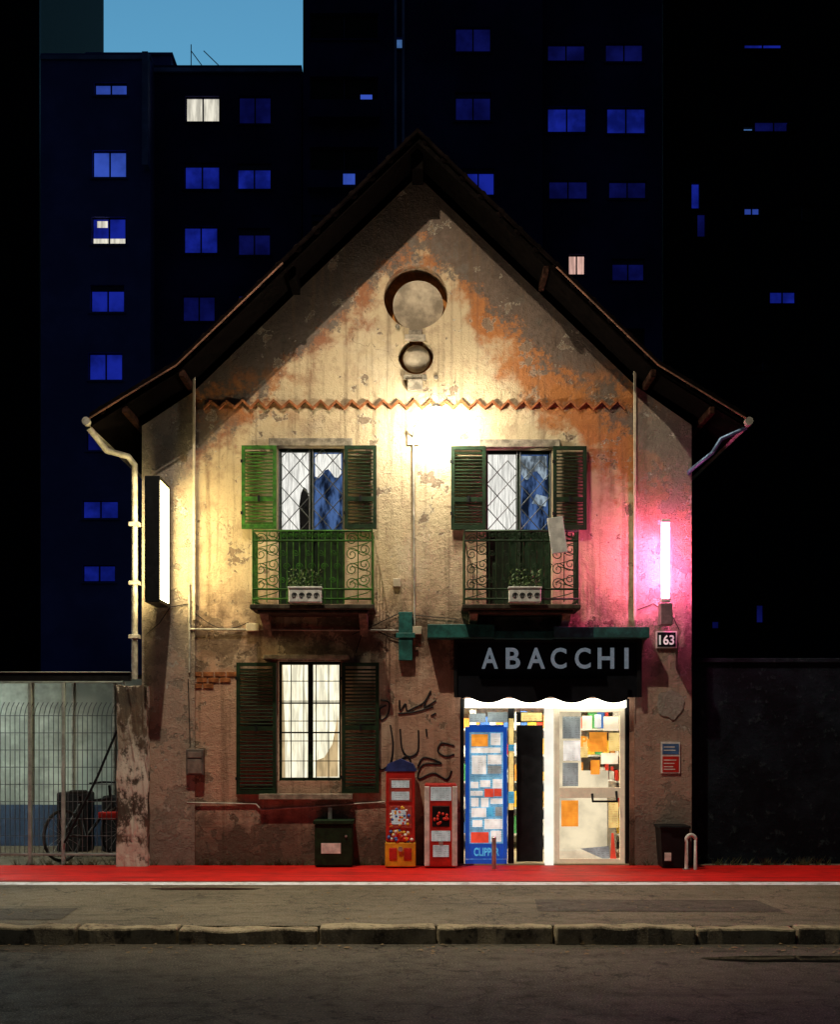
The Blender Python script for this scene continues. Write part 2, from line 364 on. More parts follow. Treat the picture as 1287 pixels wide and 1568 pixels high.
H.tubes('downpipe',[[(cx-4.06,-.55,5.45),(X(146,d),d,Z(668,d)),(X(163,-.3),-.3,Z(690,-.3)),(X(196,-.15),-.15,Z(699,-.15)),(X(206,-.1),-.1,Z(712,-.1)),(X(206,-.1),-.1,Z(1040,-.1))]],.040,M['pipe'],4)
H.boxes('downpipe_clips',[(X(198,-.1),X(214,-.1),-.16,-.03,Z(y+6,-.1),Z(y,-.1)) for y in (800,972,890)],M['pipe'],.005)
H.tubes('gutter_elbow',[[(cx+4.06,-.55,5.45),(X(1105,d),d,Z(672,d)),(X(1092,d),d,Z(693,d)),(X(1056,-.1),-.1,Z(722,-.1)),(X(1056,.2),.2,Z(735,.2))]],.026,M['bpipe'],4)
H.tubes('wall_conduits',[[(X(292),-.05,Z(964)),(X(640),-.03,Z(966))],[(X(633),-.03,Z(668)),(X(635),-.03,Z(958))],[(X(291),-.05,Z(895)),(X(291),-.05,Z(1030))],
   [(X(287),-.03,Z(1229)),(X(392),-.02,Z(1231)),(X(400),-.02,Z(1240)),(X(590),-.02,Z(1228))]],.012,M['pipe'],2)
H.tubes('slack_cables',[[(X(300+i*9),-.04,Z(940+16*math.sin(i/9*math.pi)+i*1.5)) for i in range(10)],
   [(X(540+i*8),-.02,Z(972-8*math.sin(i/12*6))) for i in range(13)],[(X(289),-.05,Z(1040)),(X(292),-.05,Z(1140))],
   [(X(545),-.02,Z(1000)),(X(556),-.02,Z(966)),(X(610),-.02,Z(940)),(X(700),-.02,Z(948))],[(X(225),-.05,Z(972)),(X(245),-.05,Z(955)),(X(262),-.05,Z(930)),(X(292),-.05,Z(925))],
   [(X(975),-.05,Z(935)),(X(1000),-.05,Z(925)),(X(1030),-.05,Z(945)),(X(1040),-.05,Z(965))]],.006,M['black'],1)
H.boxes('junction_boxes',[(X(378),X(397),-.08,0,Z(967),Z(955)),(X(630),X(646),-.08,0,Z(972),Z(960)),(X(602),X(614),-.05,0,Z(899),Z(886))],M['cream'],.006)
H.boxes('teal_cable_box',[(X(611),X(632),-.10,0,Z(1012),Z(938)),(X(607),X(636),-.115,-.1,Z(978),Z(970))],M['teal'],.006)
H.boxes('exposed_bricks',[(X(293+18*j+(8 if r%2 else 0)),X(309+18*j+(8 if r%2 else 0)),-.015,.01,Z(1036+9*r),Z(1029+9*r)) for r in range(3) for j in range(4-r)],M['brick'],.004)
H.boxes('meter_box',[(X(287),X(314),-.12,-.0,Z(1187),Z(1147))],simple('meter_grey',(.12,.10,.09),.5),.012)
H.boxes('meter_door',[(X(290),X(311),-.13,-.121,Z(1160),Z(1151)),(X(290),X(311),-.13,-.121,Z(1184),Z(1163))],simple('meter_face',(.2,.16,.14),.4),.004)
# crumbled cement patch on right pilaster
t=NT('rough_cement'); rcm=t.bsdf(t.mix(t.noise(18,6,.75),(.10,.09,.08),(.62,.58,.52)),.95,0,t.bump(t.noise(22,6,.75),1,.05),spec=.1)
bl=[(X(1026)+.17*math.cos(i/30*6.283)*(1+.3*nz.noise((math.cos(i/30*6.283)*2,math.sin(i/30*6.283)*2,3))),Z(1078)+.18*math.sin(i/30*6.283)*(1+.3*nz.noise((math.cos(i/30*6.283)*2,math.sin(i/30*6.283)*2,7)))) for i in range(30)]
H.prism('cement_patch',bl,-.047,-.036,rcm)

def shutter(g,nm,x0,x1,z0,z1,mat,y=-.035,n=22,split=.5):
    fr=.045; th=.04
    L=[(x0,x0+fr,y-th,y,z0,z1),(x1-fr,x1,y-th,y,z0,z1),(x0+fr,x1-fr,y-th,y,z0,z0+fr*1.3),(x0+fr,x1-fr,y-th,y,z1-fr,z1)]
    zm=z0+(z1-z0)*split; L.append((x0+fr,x1-fr,y-th,y,zm-.03,zm+.03))
    k=int((z1-z0)/.048)
    for i in range(k):
        zz=z0+fr+.03+(z1-z0-2*fr-.03)*i/k
        if abs(zz-zm)<.04: continue
        R=Matrix.Rotation(math.radians(35+random.uniform(-8,8)),3,'X')
        L.append((x0+fr-.004,x1-fr+.004,y-th*.8,y-.005,zz-.004,zz+.004,R))
    g.boxes(nm,L,mat,0)
    g.boxes(nm+'_hardware',[(x0-.012,x0+.02,y-th-.012,y-th,z0+.18,z0+.22),(x0-.012,x0+.02,y-th-.012,y-th,z1-.22,z1-.18),((x0+x1)/2-.015,(x0+x1)/2+.015,y-th-.02,y-th,zm-.04,zm+.04)],M['black'],.002)
shutter(H,'shutter_upper_a',X(371),X(424),Z(811),Z(684),M['green'],split=.36)
shutter(H,'shutter_upper_b',X(528),X(577),Z(811),Z(684),M['dkgreen'],split=.36)
shutter(H,'shutter_upper_c',X(691),X(744),Z(812),Z(685),M['dkgreen'],split=.36)
shutter(H,'shutter_upper_d',X(847),X(898),Z(812),Z(685),M['dkgreen'],split=.36)
shutter(H,'shutter_lower_a',X(363),X(424),Z(1216),Z(1015),M['dkgreen'],split=.5)
shutter(H,'shutter_lower_b',X(524),X(581),Z(1214),Z(1015),M['dkgreen'],split=.5)

curW=emit('curtain_white_lit',(1,.98,.9),1.2,.45,3,(14,1,1))
curB=emit('curtain_blue_dusk',(.10,.20,.48),.75,.95,2.2,(5,1,1.5))
curD=emit('curtain_grey',(.55,.68,.8),.8,.85,2.6,(6,1,2))
warm=emit('curtain_warm_lit',(1,.93,.68),1.35,.42,2.5,(9,1,1))
glass=NT('window_glass'); 
tr=glass.n('ShaderNodeBsdfTransparent'); gl=glass.n('ShaderNodeBsdfGlossy'); gl.inputs['Roughness'].default_value=.03
mx=glass.n('ShaderNodeMixShader'); mx.inputs[0].default_value=.07
glass.t.links.new(tr.outputs[0],mx.inputs[1]); glass.t.links.new(gl.outputs[0],mx.inputs[2]); glass.t.links.new(mx.outputs[0],glass.out.inputs[0]); glass=glass.m
for wi,(a,b,c,d) in enumerate(uw):
    x0,x1,z0,z1=X(a),X(b),Z(d),Z(c); zm=Z(812); xm=(x0+x1)/2
    H.boxes('window_frame_%d'%wi,[(x0,x0+.03,.12,.17,z0,z1),(x1-.03,x1,.12,.17,z0,z1),(x0+.03,x1-.03,.12,.17,z1-.04,z1),(xm-.03,xm+.03,.11,.17,z0,z1-.04),(x0+.03,xm-.03,.125,.165,zm-.02,zm+.03),(xm+.03,x1-.03,.125,.165,zm-.02,zm+.03)],M['dkgreen'],.004)
    H.boxes('door_panels_%d'%wi,[(x0+.03,xm-.03,.14,.16,z0,zm-.02),(xm+.03,x1-.03,.14,.16,z0,zm-.02)],M['dkgreen'])
    H.boxes('glass_%d'%wi,[(x0+.03,x1-.03,.145,.149,zm+.03,z1-.04)],glass)
    for j,(p,q,mm,am) in enumerate(((x0+.03,xm,curW,.012),(xm,x1-.03,curB,.02))):
        v=[];f=[];n=40
        for i in range(n+1):
            xx=p+(q-p)*i/n; yy=.235+am*math.sin(i*.9)+.01*math.sin(i*.33)
            v+=[(xx,yy,zm),(xx,yy,z1)]
        for i in range(n): f.append((2*i,2*i+2,2*i+3,2*i+1))
        H.mesh('curtain_%d_%d'%(wi,j),v,f,mm,True)
    sw=[(xm+.04,z1-.05),(x1-.05,z1-.05)]+[(x1-.05-(x1-xm-.09)*i/8, z1-.30-.06*math.sin(i*1.1+wi)) for i in range(9)]
    H.prism('curtain_swag_%d'%wi,sw,.19,.2,curW if wi==0 else curD)
    if wi==0:
        H.prism('curtain_fold_shadow',[(X(457),zm),(X(474),zm),(X(472),Z(760)),(X(468),Z(745)),(X(463),Z(741)),(X(459),Z(750)),(X(456),Z(768))],.19,.2,M['black'])  # black shape stands in for the shadow in the drapery
    else:
        H.prism('curtain_fold_light',[(xm+.18,zm+.38),(xm+.36,zm+.34),(xm+.38,zm+.46),(xm+.24,zm+.5)],.19,.2,curD)
    P=[];w=(x1-x0)/2-.02; k=3
    for half in (0,1):
        xa=x0+.01+half*((x1-x0)/2); dw=w/k; dh=.15
        rows=int((z1-zm)/dh)
        for r_ in range(rows):
            for c_ in range(k):
                xx=xa+c_*dw; zc_=zm+r_*dh
                P.append([(xx,.05,zc_),(xx+dw,.05,zc_+dh)] if (r_+c_)%2==0 else [(xx,.05,zc_+dh),(xx+dw,.05,zc_)])
    H.tubes('lattice_gate_%d'%wi,P,.0065,M['gate'],1)
    H.tubes('lattice_gate_posts_%d'%wi,[[(xx,.05,zm-.02),(xx,.05,z1-.02)] for xx in (x0+.015,xm-.02,xm+.02,x1-.015)],.009,M['gate'],1)
x0,x1,z0,z1=X(lw[0]),X(lw[1]),Z(lw[3]),Z(lw[2]); xm=(x0+x1)/2
H.boxes('lower_window_frame',[(x0,x0+.03,.14,.2,z0,z1),(x1-.03,x1,.14,.2,z0,z1),(x0+.03,x1-.03,.14,.2,z1-.04,z1),(x0+.03,x1-.03,.14,.2,z0,z0+.04),(xm-.032,xm+.032,.13,.2,z0+.04,z1-.04)],M['dkgreen'],.004)
zbars=(z0+.28,z0+.62,z0+1.0,z0+1.28)
H.boxes('lower_window_glazing_bars',[(x0+.03,xm-.032,.15,.19,zz-.01,zz+.01) for zz in zbars[1:3]]+[(xm+.032,x1-.03,.15,.19,zz-.01,zz+.01) for zz in zbars[1:3]],M['dkgreen'])
v=[];f=[];n=60
for i in range(n+1):
    xx=x0+(x1-x0)*i/n; yy=.25+.015*math.sin(i*.8)
    v+=[(xx,yy,z0),(xx,yy,z1)]
for i in range(n): f.append((2*i,2*i+2,2*i+3,2*i+1))
H.mesh('lower_curtain',v,f,warm,True)
shade=emit('curtain_shade',(.80,.58,.30),.85,.4,3,(6,1,1))
H.prism('lower_curtain_tied',[(X(482),Z(1190)),(X(516),Z(1190)),(X(516),Z(1095)),(X(507),Z(1140)),(X(495),Z(1160)),(X(482),Z(1165))],.215,.22,shade)
H.prism('lower_curtain_edge',[(X(427),Z(1194)),(X(434),Z(1194)),(X(433),Z(1100)),(X(430),Z(1016)),(X(427),Z(1016))],.215,.22,shade)
H.tubes('lower_window_bars',[[(x0+(x1-x0)*i/5,.06,z0),(x0+(x1-x0)*i/5,.06,z1)] for i in (1,2,3,4)]+[[(x0,.06,z0+(z1-z0)*j/6),(x1,.06,z0+(z1-z0)*j/6)] for j in range(1,6)],.006,M['black'],1)

def spiral(x,z,y,r,s=1,flip=1,n=22):
    return [(x+s*r*(1-i/n*.8)*math.cos(i/n*4.2*math.pi/1.3),y,z+flip*r*(1-i/n*.8)*math.sin(i/n*4.2*math.pi/1.3)) for i in range(n+1)]
for bi,(a,b,ga,gb) in enumerate(((387,570,430,527),(712,886,750,843))):
    y=-.55; x0,x1=X(a,y),X(b,y); zb,zt=Z(922,y),Z(813,y)
    H.boxes('balcony_slab_%d'%bi,[(x0-.03,x1+.03,-.6,0,zb-.09,zb-.03),(x0+.05,x1-.05,-.5,0,zb-.13,zb-.09)],simple('balcony_stone_%d'%bi,(.07,.06,.045),.9,0,.5,9,.5,.1),.012)
    for k,xx in enumerate((x0+.12,x1-.12)):
        me=[(0,zb-.13),(-.42,zb-.13),(-.30,zb-.20),(-.14,zb-.24),(0,zb-.38)]
        vv=[(xx-.05,p,q) for p,q in me]+[(xx+.05,p,q) for p,q in me]; m_=len(me)
        ff=[list(range(m_)),list(range(2*m_-1,m_-1,-1))]+[[i,i+m_,(i+1)%m_+m_,(i+1)%m_] for i in range(m_)]
        H.mesh('balcony_bracket_%d_%d'%(bi,k),vv,ff,M['stone'])
    g0,g1=X(ga,y),X(gb,y)
    rails=[[(x0,0,zt),(x0,y,zt),(x1,y,zt),(x1,0,zt)],[(x0,0,zb+.04),(x0,y,zb+.04),(x1,y,zb+.04),(x1,0,zb+.04)],[(x0,y,zt-.12),(x1,y,zt-.12)],[(x0,y,zb+.16),(x1,y,zb+.16)]]
    gm=M['green'] if bi==0 else M['iron']
    H.tubes('balcony_rails_%d'%bi,rails,.013,gm,2)
    bars=[];n=int((g1-g0)/.075)
    for i in range(n+1): xx=g0+(g1-g0)*i/n; bars.append([(xx,y,zb-.02),(xx,y,zt)])
    for xx in (x0,x1): bars.append([(xx,y,zb-.03),(xx,y,zt+.03)])
    for xx in (x0,x1):
        for j in range(1,5): bars.append([(xx,y+j*.11,zb),(xx,y+j*.11,zt)])
    H.tubes('balcony_bars_%d'%bi,bars,.009,gm,1)
    sp=[]
    for (p,q) in ((x0,g0),(g1,x1)):
        w=q-p; m=(p+q)/2
        for j in range(4):
            zz=zb+.22+j*.185
            sp.append(spiral(m-w*.22,zz,y,w*.24,1,1)); sp.append(spiral(m+w*.22,zz+.06,y,w*.24,-1,-1))
        sp.append([(m,y,zb),(m,y,zt)]); sp.append([(p+.02+w*.9*abs(math.sin(i*.5)),y,zb+.05+(zt-zb-.1)*i/24) for i in range(25)])
    for i in range(n):
        xx=g0+(g1-g0)*(i+.5)/n; sp.append(spiral(xx,zt-.06,y,.03)); 
        if i%2==0: sp.append(spiral(xx+.03,(zb+zt)/2,y,.045)); sp.append(spiral(xx-.02,(zb+zt)/2-.17,y,.04,-1)); sp.append(spiral(xx-.01,(zb+zt)/2+.17,y,.04,1,-1))
    H.tubes('balcony_scrollwork_%d'%bi,sp,.0065,gm,1)
H.boxes('canopy_box',[(X(655,-.3),X(758,-.3),-.32,.0,Z(977,-.3),Z(956,-.3)),(X(848,-.3),X(995,-.3),-.32,.0,Z(977,-.3),Z(960,-.3)),(X(758,-.3),X(848,-.3),-.30,.0,Z(978,-.3),Z(966,-.3))],M['teal'],.008)
H.boxes('fascia_board',[(X(697),X(979),-.10,0,Z(1068),Z(980))],M['navy'],.01)
H.boxes('fascia_frame',[(X(695),X(700),-.13,-.101,Z(1068),Z(980)),(X(974),X(981),-.13,-.101,Z(1068),Z(980)),(X(700),X(974),-.125,-.101,Z(984),Z(980))],M['black'],.004)
for ch,a,b in (('A',738,763),('B',775,797),('A',808,835),('C',844,868),('C',881,905),('H',916,941),('I',957,963)):
    H.text('sign_letter_'+ch,ch,X(a,-.12),X(b,-.12),Z(1024,-.12),Z(992,-.12),-.125,M['letter'],.02,.012)
top=[(X(706,-.17),Z(1040,-.17)),(X(962,-.17),Z(1040,-.17))]; bot=[]
for i in range(81):
    u=i/80; bot.append((X(962,-.17)-(X(962,-.17)-X(706,-.17))*u, Z(1066,-.17)-.085*abs(math.sin(u*math.pi*4+.5))))
H.prism('scalloped_valance',top+bot,-.17,-.16,M['navy'])
tube_w=emit('fluorescent_strip',(1,.96,.8),5,lamp=True)
H.boxes('shopfront_light_strip',[(X(712),X(958),-.09,-.03,Z(1084),Z(1070.5))],tube_w,.005)
sh=simple('shop_wall_cream',(.72,.66,.52),.7,0,.15,4,0)
sx0,sx1=X(705),X(965); zt=Z(1070)
H.boxes('shop_room',[(sx0-1,sx1+.6,3.4,3.5,0,2.7),(sx0-1.1,sx0-1,.28,3.5,0,2.7),(sx1+.6,sx1+.7,.28,3.5,0,2.7),(sx0-1,sx1+.6,.28,3.4,2.6,2.7)],sh)
H.boxes('shop_floor',[(sx0-1,sx1+.6,.0,3.4,-.1,.02)],simple('shop_tiles',(.55,.45,.3),.35,0,.2,3,.05))
H.boxes('shop_ceiling_lights',[(sx0-.2,sx1-.3,1.2,1.5,2.56,2.59)],emit('ceiling_tube',(1,.90,.66),46,lamp=True))
L={k:[] for k in range(6)}
for r_ in range(6):
    xx=sx0-.9
    while xx<sx1+.5:
        w=random.uniform(.05,.14); h=random.uniform(.12,.28); L[random.choice([0,1,1,2,2,2,2,3,4,5])].append((xx,xx+w-.01,2.15,2.35,.25+r_*.38,.25+r_*.38+h)); xx+=w
cols=[(.7,.05,.03),(.8,.5,.05),(.75,.75,.7),(.05,.15,.5),(.7,.3,.05),(.08,.35,.12)]
CM=[simple('pack_%d'%i,c,.5,0,.15,8,0) for i,c in enumerate(cols)]
for k in L: H.boxes('shelf_goods_%d'%k,L[k],CM[k])
H.boxes('shelves',[(sx0-.95,sx1+.55,2.1,2.48,.22+r_*.38,.245+r_*.38) for r_ in range(7)],M['white'])
H.boxes('shelf_backing',[(sx0-.95,sx1+.55,2.49,2.52,.1,2.5)],M['white'])
H.boxes('shop_counter',[(X(855),X(962),.9,1.5,.02,1.05)],M['white'],.01)
H.boxes('dark_opening_panels',[(X(793),X(834),.16,.19,.03,Z(1110)),(X(793),X(834),.16,.19,Z(1106),Z(1090))],M['black'],.004)  # black panels stand in for the darkness of the open doorway
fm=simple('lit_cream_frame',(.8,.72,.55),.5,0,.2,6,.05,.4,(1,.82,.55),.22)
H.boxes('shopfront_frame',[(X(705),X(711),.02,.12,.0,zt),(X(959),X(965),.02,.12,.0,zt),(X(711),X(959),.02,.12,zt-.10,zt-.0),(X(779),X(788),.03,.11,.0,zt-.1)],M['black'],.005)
H.boxes('shopfront_white_post',[(X(835),X(848),-.03,.12,.0,zt-.02)],emit('lit_white_post',(1,.95,.82),1.1,.15,2),.006)  # post glows by itself in place of light falling on it
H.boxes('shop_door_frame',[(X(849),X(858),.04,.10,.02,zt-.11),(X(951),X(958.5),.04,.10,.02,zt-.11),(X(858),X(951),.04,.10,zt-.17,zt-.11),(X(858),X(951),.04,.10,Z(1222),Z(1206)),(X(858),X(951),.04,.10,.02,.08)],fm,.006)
H.boxes('shop_glass',[(X(858),X(951),.066,.07,.08,zt-.17)],glass)
H.tubes('door_handle',[[(X(908),.03,Z(1216)),(X(908),-.03,Z(1227)),(X(945),-.03,Z(1227)),(X(945),.03,Z(1212))]],.017,M['black'],2)
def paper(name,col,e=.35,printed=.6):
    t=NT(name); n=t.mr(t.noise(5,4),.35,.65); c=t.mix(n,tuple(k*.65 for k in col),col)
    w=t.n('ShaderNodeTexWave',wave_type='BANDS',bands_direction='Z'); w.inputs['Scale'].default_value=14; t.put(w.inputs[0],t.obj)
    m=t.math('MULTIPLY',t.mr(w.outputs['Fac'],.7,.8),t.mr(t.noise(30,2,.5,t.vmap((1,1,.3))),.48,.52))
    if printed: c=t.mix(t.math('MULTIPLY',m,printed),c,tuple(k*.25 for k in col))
    return t.bsdf(c,.6,0,None,c,e)  # paper colour also glows, in place of light shining through it
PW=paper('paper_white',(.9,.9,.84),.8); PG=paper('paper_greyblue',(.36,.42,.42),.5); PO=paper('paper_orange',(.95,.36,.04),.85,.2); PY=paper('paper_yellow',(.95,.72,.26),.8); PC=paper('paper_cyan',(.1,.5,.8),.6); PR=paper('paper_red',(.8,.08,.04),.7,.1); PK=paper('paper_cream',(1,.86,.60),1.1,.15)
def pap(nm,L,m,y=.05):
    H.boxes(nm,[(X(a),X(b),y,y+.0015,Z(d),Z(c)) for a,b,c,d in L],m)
# door: upper glass shows the shelves between the posters; lower glass partly lined with cream film, the room light put in as its glow
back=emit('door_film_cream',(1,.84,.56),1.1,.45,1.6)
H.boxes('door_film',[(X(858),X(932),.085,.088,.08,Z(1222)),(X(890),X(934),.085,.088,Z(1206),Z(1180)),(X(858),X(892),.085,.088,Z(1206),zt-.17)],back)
pap('poster_grey',[(863,890,1097,1131),(863,887,1168,1204)],PG,.060)
pap('poster_white',[(864,890,1134,1165),(912,922,1094,1114)],PW,.055)
pap('poster_cream',[(926,949,1097,1119),(893,908,1096,1116),(922,948,1153,1170)],PK,.0485)
pap('poster_orange',[(904,931,1121,1151),(906,920,1164,1186)],PO,.0505)
pap('poster_yellow',[(934,950,1122,1150),(891,902,1128,1160)],PY,.061)
pap('poster_red',[(937,941,1174,1180)],PR,.0465)
H.text('poster_lettering','Primi',X(891),X(930),Z(1143),Z(1127),.047,PO,.03,.002)
pap('poster_lower_orange',[(861,887,1226,1266)],PO,.055)
pap('poster_lower_warm',[(934,949,1228,1268)],PY,.058)
H.prism('poster_lower_red',[(X(936),Z(1322)),(X(946),Z(1322)),(X(941),Z(1276)),(X(938),Z(1276))],.0485,.050,PR)
H.prism('poster_lower_grey',[(X(890),Z(1300)),(X(930),Z(1318)),(X(936),Z(1318)),(X(934),Z(1296))],.0585,.060,PG)
H.boxes('blue_display_case',[(X(713),X(777),.0,.03,.02,Z(1316)),(X(713),X(719),-.03,.03,Z(1315),Z(1113)),(X(771),X(777),-.03,.03,Z(1315),Z(1113)),(X(719),X(771),-.03,.03,Z(1121),Z(1110))],M['blue'],.003)
H.boxes('display_back',[(X(719),X(771),.02,.028,Z(1316),Z(1121))],paper('display_back',(.22,.52,.72),.55))
random.seed(5)
PP=[PW,PG,PW,PY,PW,PR,PW,PC,PG,PO,PW]
L={}
for (a,b,c,d) in [(723,748,1124,1142),(751,768,1123,1140),(723,768,1145,1152),(723,745,1158,1186),(748,768,1156,1170),(748,768,1173,1186),(722,734,1196,1206),(736,752,1194,1205),(754,769,1192,1206),(722,740,1210,1219),(743,756,1209,1220),(758,769,1208,1219),(722,733,1223,1234),(736,749,1222,1236),(752,770,1224,1232),(722,744,1238,1252),(746,757,1236,1250),(759,769,1236,1250),(723,740,1256,1266),(743,769,1254,1270),(722,748,1274,1290),(751,769,1273,1288)]:
    k=random.randrange(len(PP)); j=lambda:random.uniform(-1.2,1.2); L.setdefault(k,[]).append((a+j(),b+j(),c+j(),d+j()))
for k in L: pap('scratch_cards_%d'%k,L[k],PP[k],.010-.0009*k)
pap('display_foot',[(719,771,1292,1315)],M['blue'],.006)
H.text('display_lettering','CLIPPER',X(726),X(765),Z(1311),Z(1298),.0,PC,.03,.002)
H.boxes('display_light',[(X(780),X(787),.0,.02,Z(1240),Z(1100))],PY)
pap('window_stickers',[(779,788,1212,1230),(779,788,1140,1150)],PC,-.004)
pap('door_header_papers',[(720,745,1092,1106),(748,790,1090,1106)],PG,.13)
pap('door_header_cards',[(800,832,1091,1104)],PY,.13)
H.done()

# ---------------------------------------------------------------- lamps & fixtures
W=G('wall_lamp')
lx,ly,lz=X(668,-.42),-.42,Z(634,-.42)
W.tubes('bracket_arm',[[(X(633),-.01,Z(672)),(X(634,-.15),-.15,Z(655,-.15)),(X(650,-.3),-.3,Z(632,-.3)),(lx,ly,lz+.13)]],.014,M['pipe'],3)
W.cyl('shade',(lx,ly,lz+.10),.07,.05,M['pipe'],r2=.04)
W.ball('bulb',[(lx,ly,lz+.01)],.06,emit('bulb_glow',(1,.96,.82),60))
W.boxes('wall_plate',[(X(624),X(642),-.03,0,Z(682),Z(660))],M['cream'],.006)
l=bpy.data.lights.new('lamp_light','POINT'); l.energy=290; l.color=(1,.93,.70); l.shadow_soft_size=.09
W.light('lamp_light',l,(lx,ly-.03,lz-.02)); W.done()
T=G('pink_neon_tube_light')
ty=-.38; tx=X(1020,ty)
T.cyl('tube',(tx,ty,(Z(915,ty)+Z(803,ty))/2),.05,Z(803,ty)-Z(915,ty),emit('pink_tube',(1,.13,.36),130,lamp=True))
T.boxes('socket_box',[(tx-.075,tx+.075,ty-.08,ty+.10,Z(958,ty),Z(924,ty))],simple('pink_socket',(.35,.2,.25),.5),.012)
T.boxes('end_cap',[(tx-.055,tx+.055,ty-.05,ty+.05,Z(801,ty),Z(796,ty)),(tx-.055,tx+.055,ty-.05,ty+.05,Z(922,ty),Z(917,ty))],M['white'],.006)
T.boxes('wall_bracket',[(tx-.02,tx+.02,ty+.10,-.036,Z(945,ty),Z(935,ty))],M['steel'])
T.done()
S=G('projecting_lightbox_sign')
x0,x1=X(222,-.75),X(245,-.75); z0,z1=Z(922,-.75),Z(729,-.75)
S.boxes('frame',[(x0,x1,-.78,-.74,z0,z1),(x0,x1,-.16,-.12,z0,z1),(x0,x1,-.74,-.16,z1-.04,z1),(x0,x1,-.74,-.16,z0,z0+.04)],M['black'],.005)
S.boxes('lit_panel',[(x0+.02,x1-.012,-.738,-.162,z0+.04,z1-.04)],emit('lightbox_face',(1,.80,.36),21,lamp=True),0)
S.boxes('arms',[(x0+.06,x0+.09,-.12,-.03,z1-.2,z1-.15),(x0+.06,x0+.09,-.12,-.03,z0+.15,z0+.2)],M['steel']); S.done()
SL=G('suspended_street_lamp'); p=(-2.3,-5.2,13.4)
SL.cyl('housing',(p[0],p[1],p[2]+.15),.28,.22,M['steel'],r2=.14)
SL.cyl('diffuser',(p[0],p[1],p[2]+.03),.2,.03,emit('street_lamp_glow',(1,.9,.7),6))
SL.tubes('span_wire',[[(-30,-5.2,14.3),(p[0],p[1],p[2]+.28),(30,-5.2,14.5)]],.01,M['black'],1)
l=bpy.data.lights.new('street_light','SPOT'); l.energy=6200; l.color=(1,.85,.62); l.spot_size=math.radians(66); l.spot_blend=.65; l.shadow_soft_size=.1
SL.light('street_light',l,p,(0.2,-1.2,3.0)); SL.done()

N1=G('house_number_plate'); y=-.05
N1.boxes('plate',[(X(1004),X(1036),y-.015,y+.012,Z(993),Z(967))],M['white'],.003)
N1.boxes('field',[(X(1006),X(1034),y-.02,y-.0155,Z(991),Z(969))],M['navy'])
N1.text('digits','163',X(1008.5),X(1031.5),Z(988),Z(973),y-.024,simple('digit_white',(.8,.8,.8),.5,0,.1,9,0,.4,(.8,.8,.8),.3),.02,.003); N1.done()
N2=G('notice_sign')
N2.boxes('board',[(X(1012),X(1041),-.055,-.036,Z(1184),Z(1136))],M['white'],.003)
N2.boxes('red_half',[(X(1014),X(1039),-.059,-.0555,Z(1182),Z(1158))],M['red'])
N2.boxes('blue_half',[(X(1014),X(1039),-.059,-.0555,Z(1155),Z(1139))],simple('sign_blue',(.06,.15,.35),.5))
N2.boxes('text_lines',[(X(1016),X(1037-random.random()*8),-.0605,-.0592,Z(yy+1.6),Z(yy)) for yy in (1143,1148,1163,1168,1173,1177)],M['white']); N2.done()
B=G('hanging_white_board'); R=Matrix.Rotation(math.radians(-8),3,'Y'); yy=-.62
B.boxes('panel',[(X(842,yy),X(866,yy),yy-.02,yy+.01,Z(847,yy),Z(792,yy),R)],M['white'],.004)
B.tubes('tie',[[(X(850,yy),yy,Z(796,yy)),(X(852,yy),-.55,Z(812,yy))]],.005,M['black'],1); B.done()
for i,(a,b) in enumerate(((442,492),(780,829))):
    P=G('balcony_flower_pot'); y0=-.68; x0,x1=X(a,y0),X(b,y0); z0=Z(922,-.55)-.02; z1=z0+.17
    P.boxes('planter_body',[(x0,x1,-.70,-.575,z0,z1)],M['white'],.012)
    P.boxes('planter_rim',[(x0-.01,x1+.01,-.71,-.57,z1,z1+.025)],M['white'],.005)
    P.tubes('planter_relief',[spiral(x0+.07+j*.09,z0+.085,-.704,.035) for j in range(4)],.005,M['black'],1)
    P.tubes('planter_hooks',[[(xx,-.572,z1+.01),(xx,-.56,z1+.05),(xx,-.545,z0+.19)] for xx in (x0+.05,x1-.05)],.005,M['black'],1)
    v=[];f=[]
    for j in range(200):
        c=Vector((random.uniform(x0,x1),random.uniform(-.69,-.58),z1+.03+random.random()**1.5*.22)); n=Vector((random.uniform(-1,1),random.uniform(-1,1),random.uniform(-.3,1))).normalized()
        u=n.orthogonal().normalized()*.022; w=n.cross(u).normalized()*.011; k=len(v)
        v+=[tuple(c-u),tuple(c+w),tuple(c+u),tuple(c-w)]; f.append((k,k+1,k+2,k+3))
    P.mesh('plant_leaves',v,f,simple('leaf_%d'%i,(.06,.11,.03),.6)); P.done()
def gr(pts,r=.012):
    P=[Vector((X(a),-.004,Z(b))) for a,b in pts]; P=[P[0]]+P+[P[-1]]; out=[]
    for i in range(1,len(P)-2):
        for k in range(8):
            t=k/8; a,b,c,d=P[i-1],P[i],P[i+1],P[i+2]
            out.append(tuple(.5*((2*b)+(c-a)*t+(2*a-5*b+4*c-d)*t*t+(3*b-a-3*c+d)*t**3)))
    out.append(tuple(P[-2])); return out
GR=[[(612,1072),(613,1088),(621,1078),(624,1088),(636,1083),(650,1075),(660,1058),(650,1082),(668,1073)],[(610,1093),(636,1090),(664,1082)],[(583,1072),(596,1076),(594,1094),(584,1102),(582,1086),(592,1080)],
[(598,1110),(602,1140),(598,1168),(584,1178),(579,1168)],[(613,1116),(616,1146),(626,1158),(640,1150),(641,1118)],[(653,1116),(654,1128)],[(696,1142),(677,1138),(671,1150),(682,1158),(696,1155)],[(604,1172),(622,1158),(629,1168),(612,1175),(603,1166)],[(640,1174),(650,1160),(676,1169),(648,1171),(641,1192),(664,1184),(684,1193),(692,1180)],[(604,1182),(638,1177)],[(660,1096),(668,1092)]]
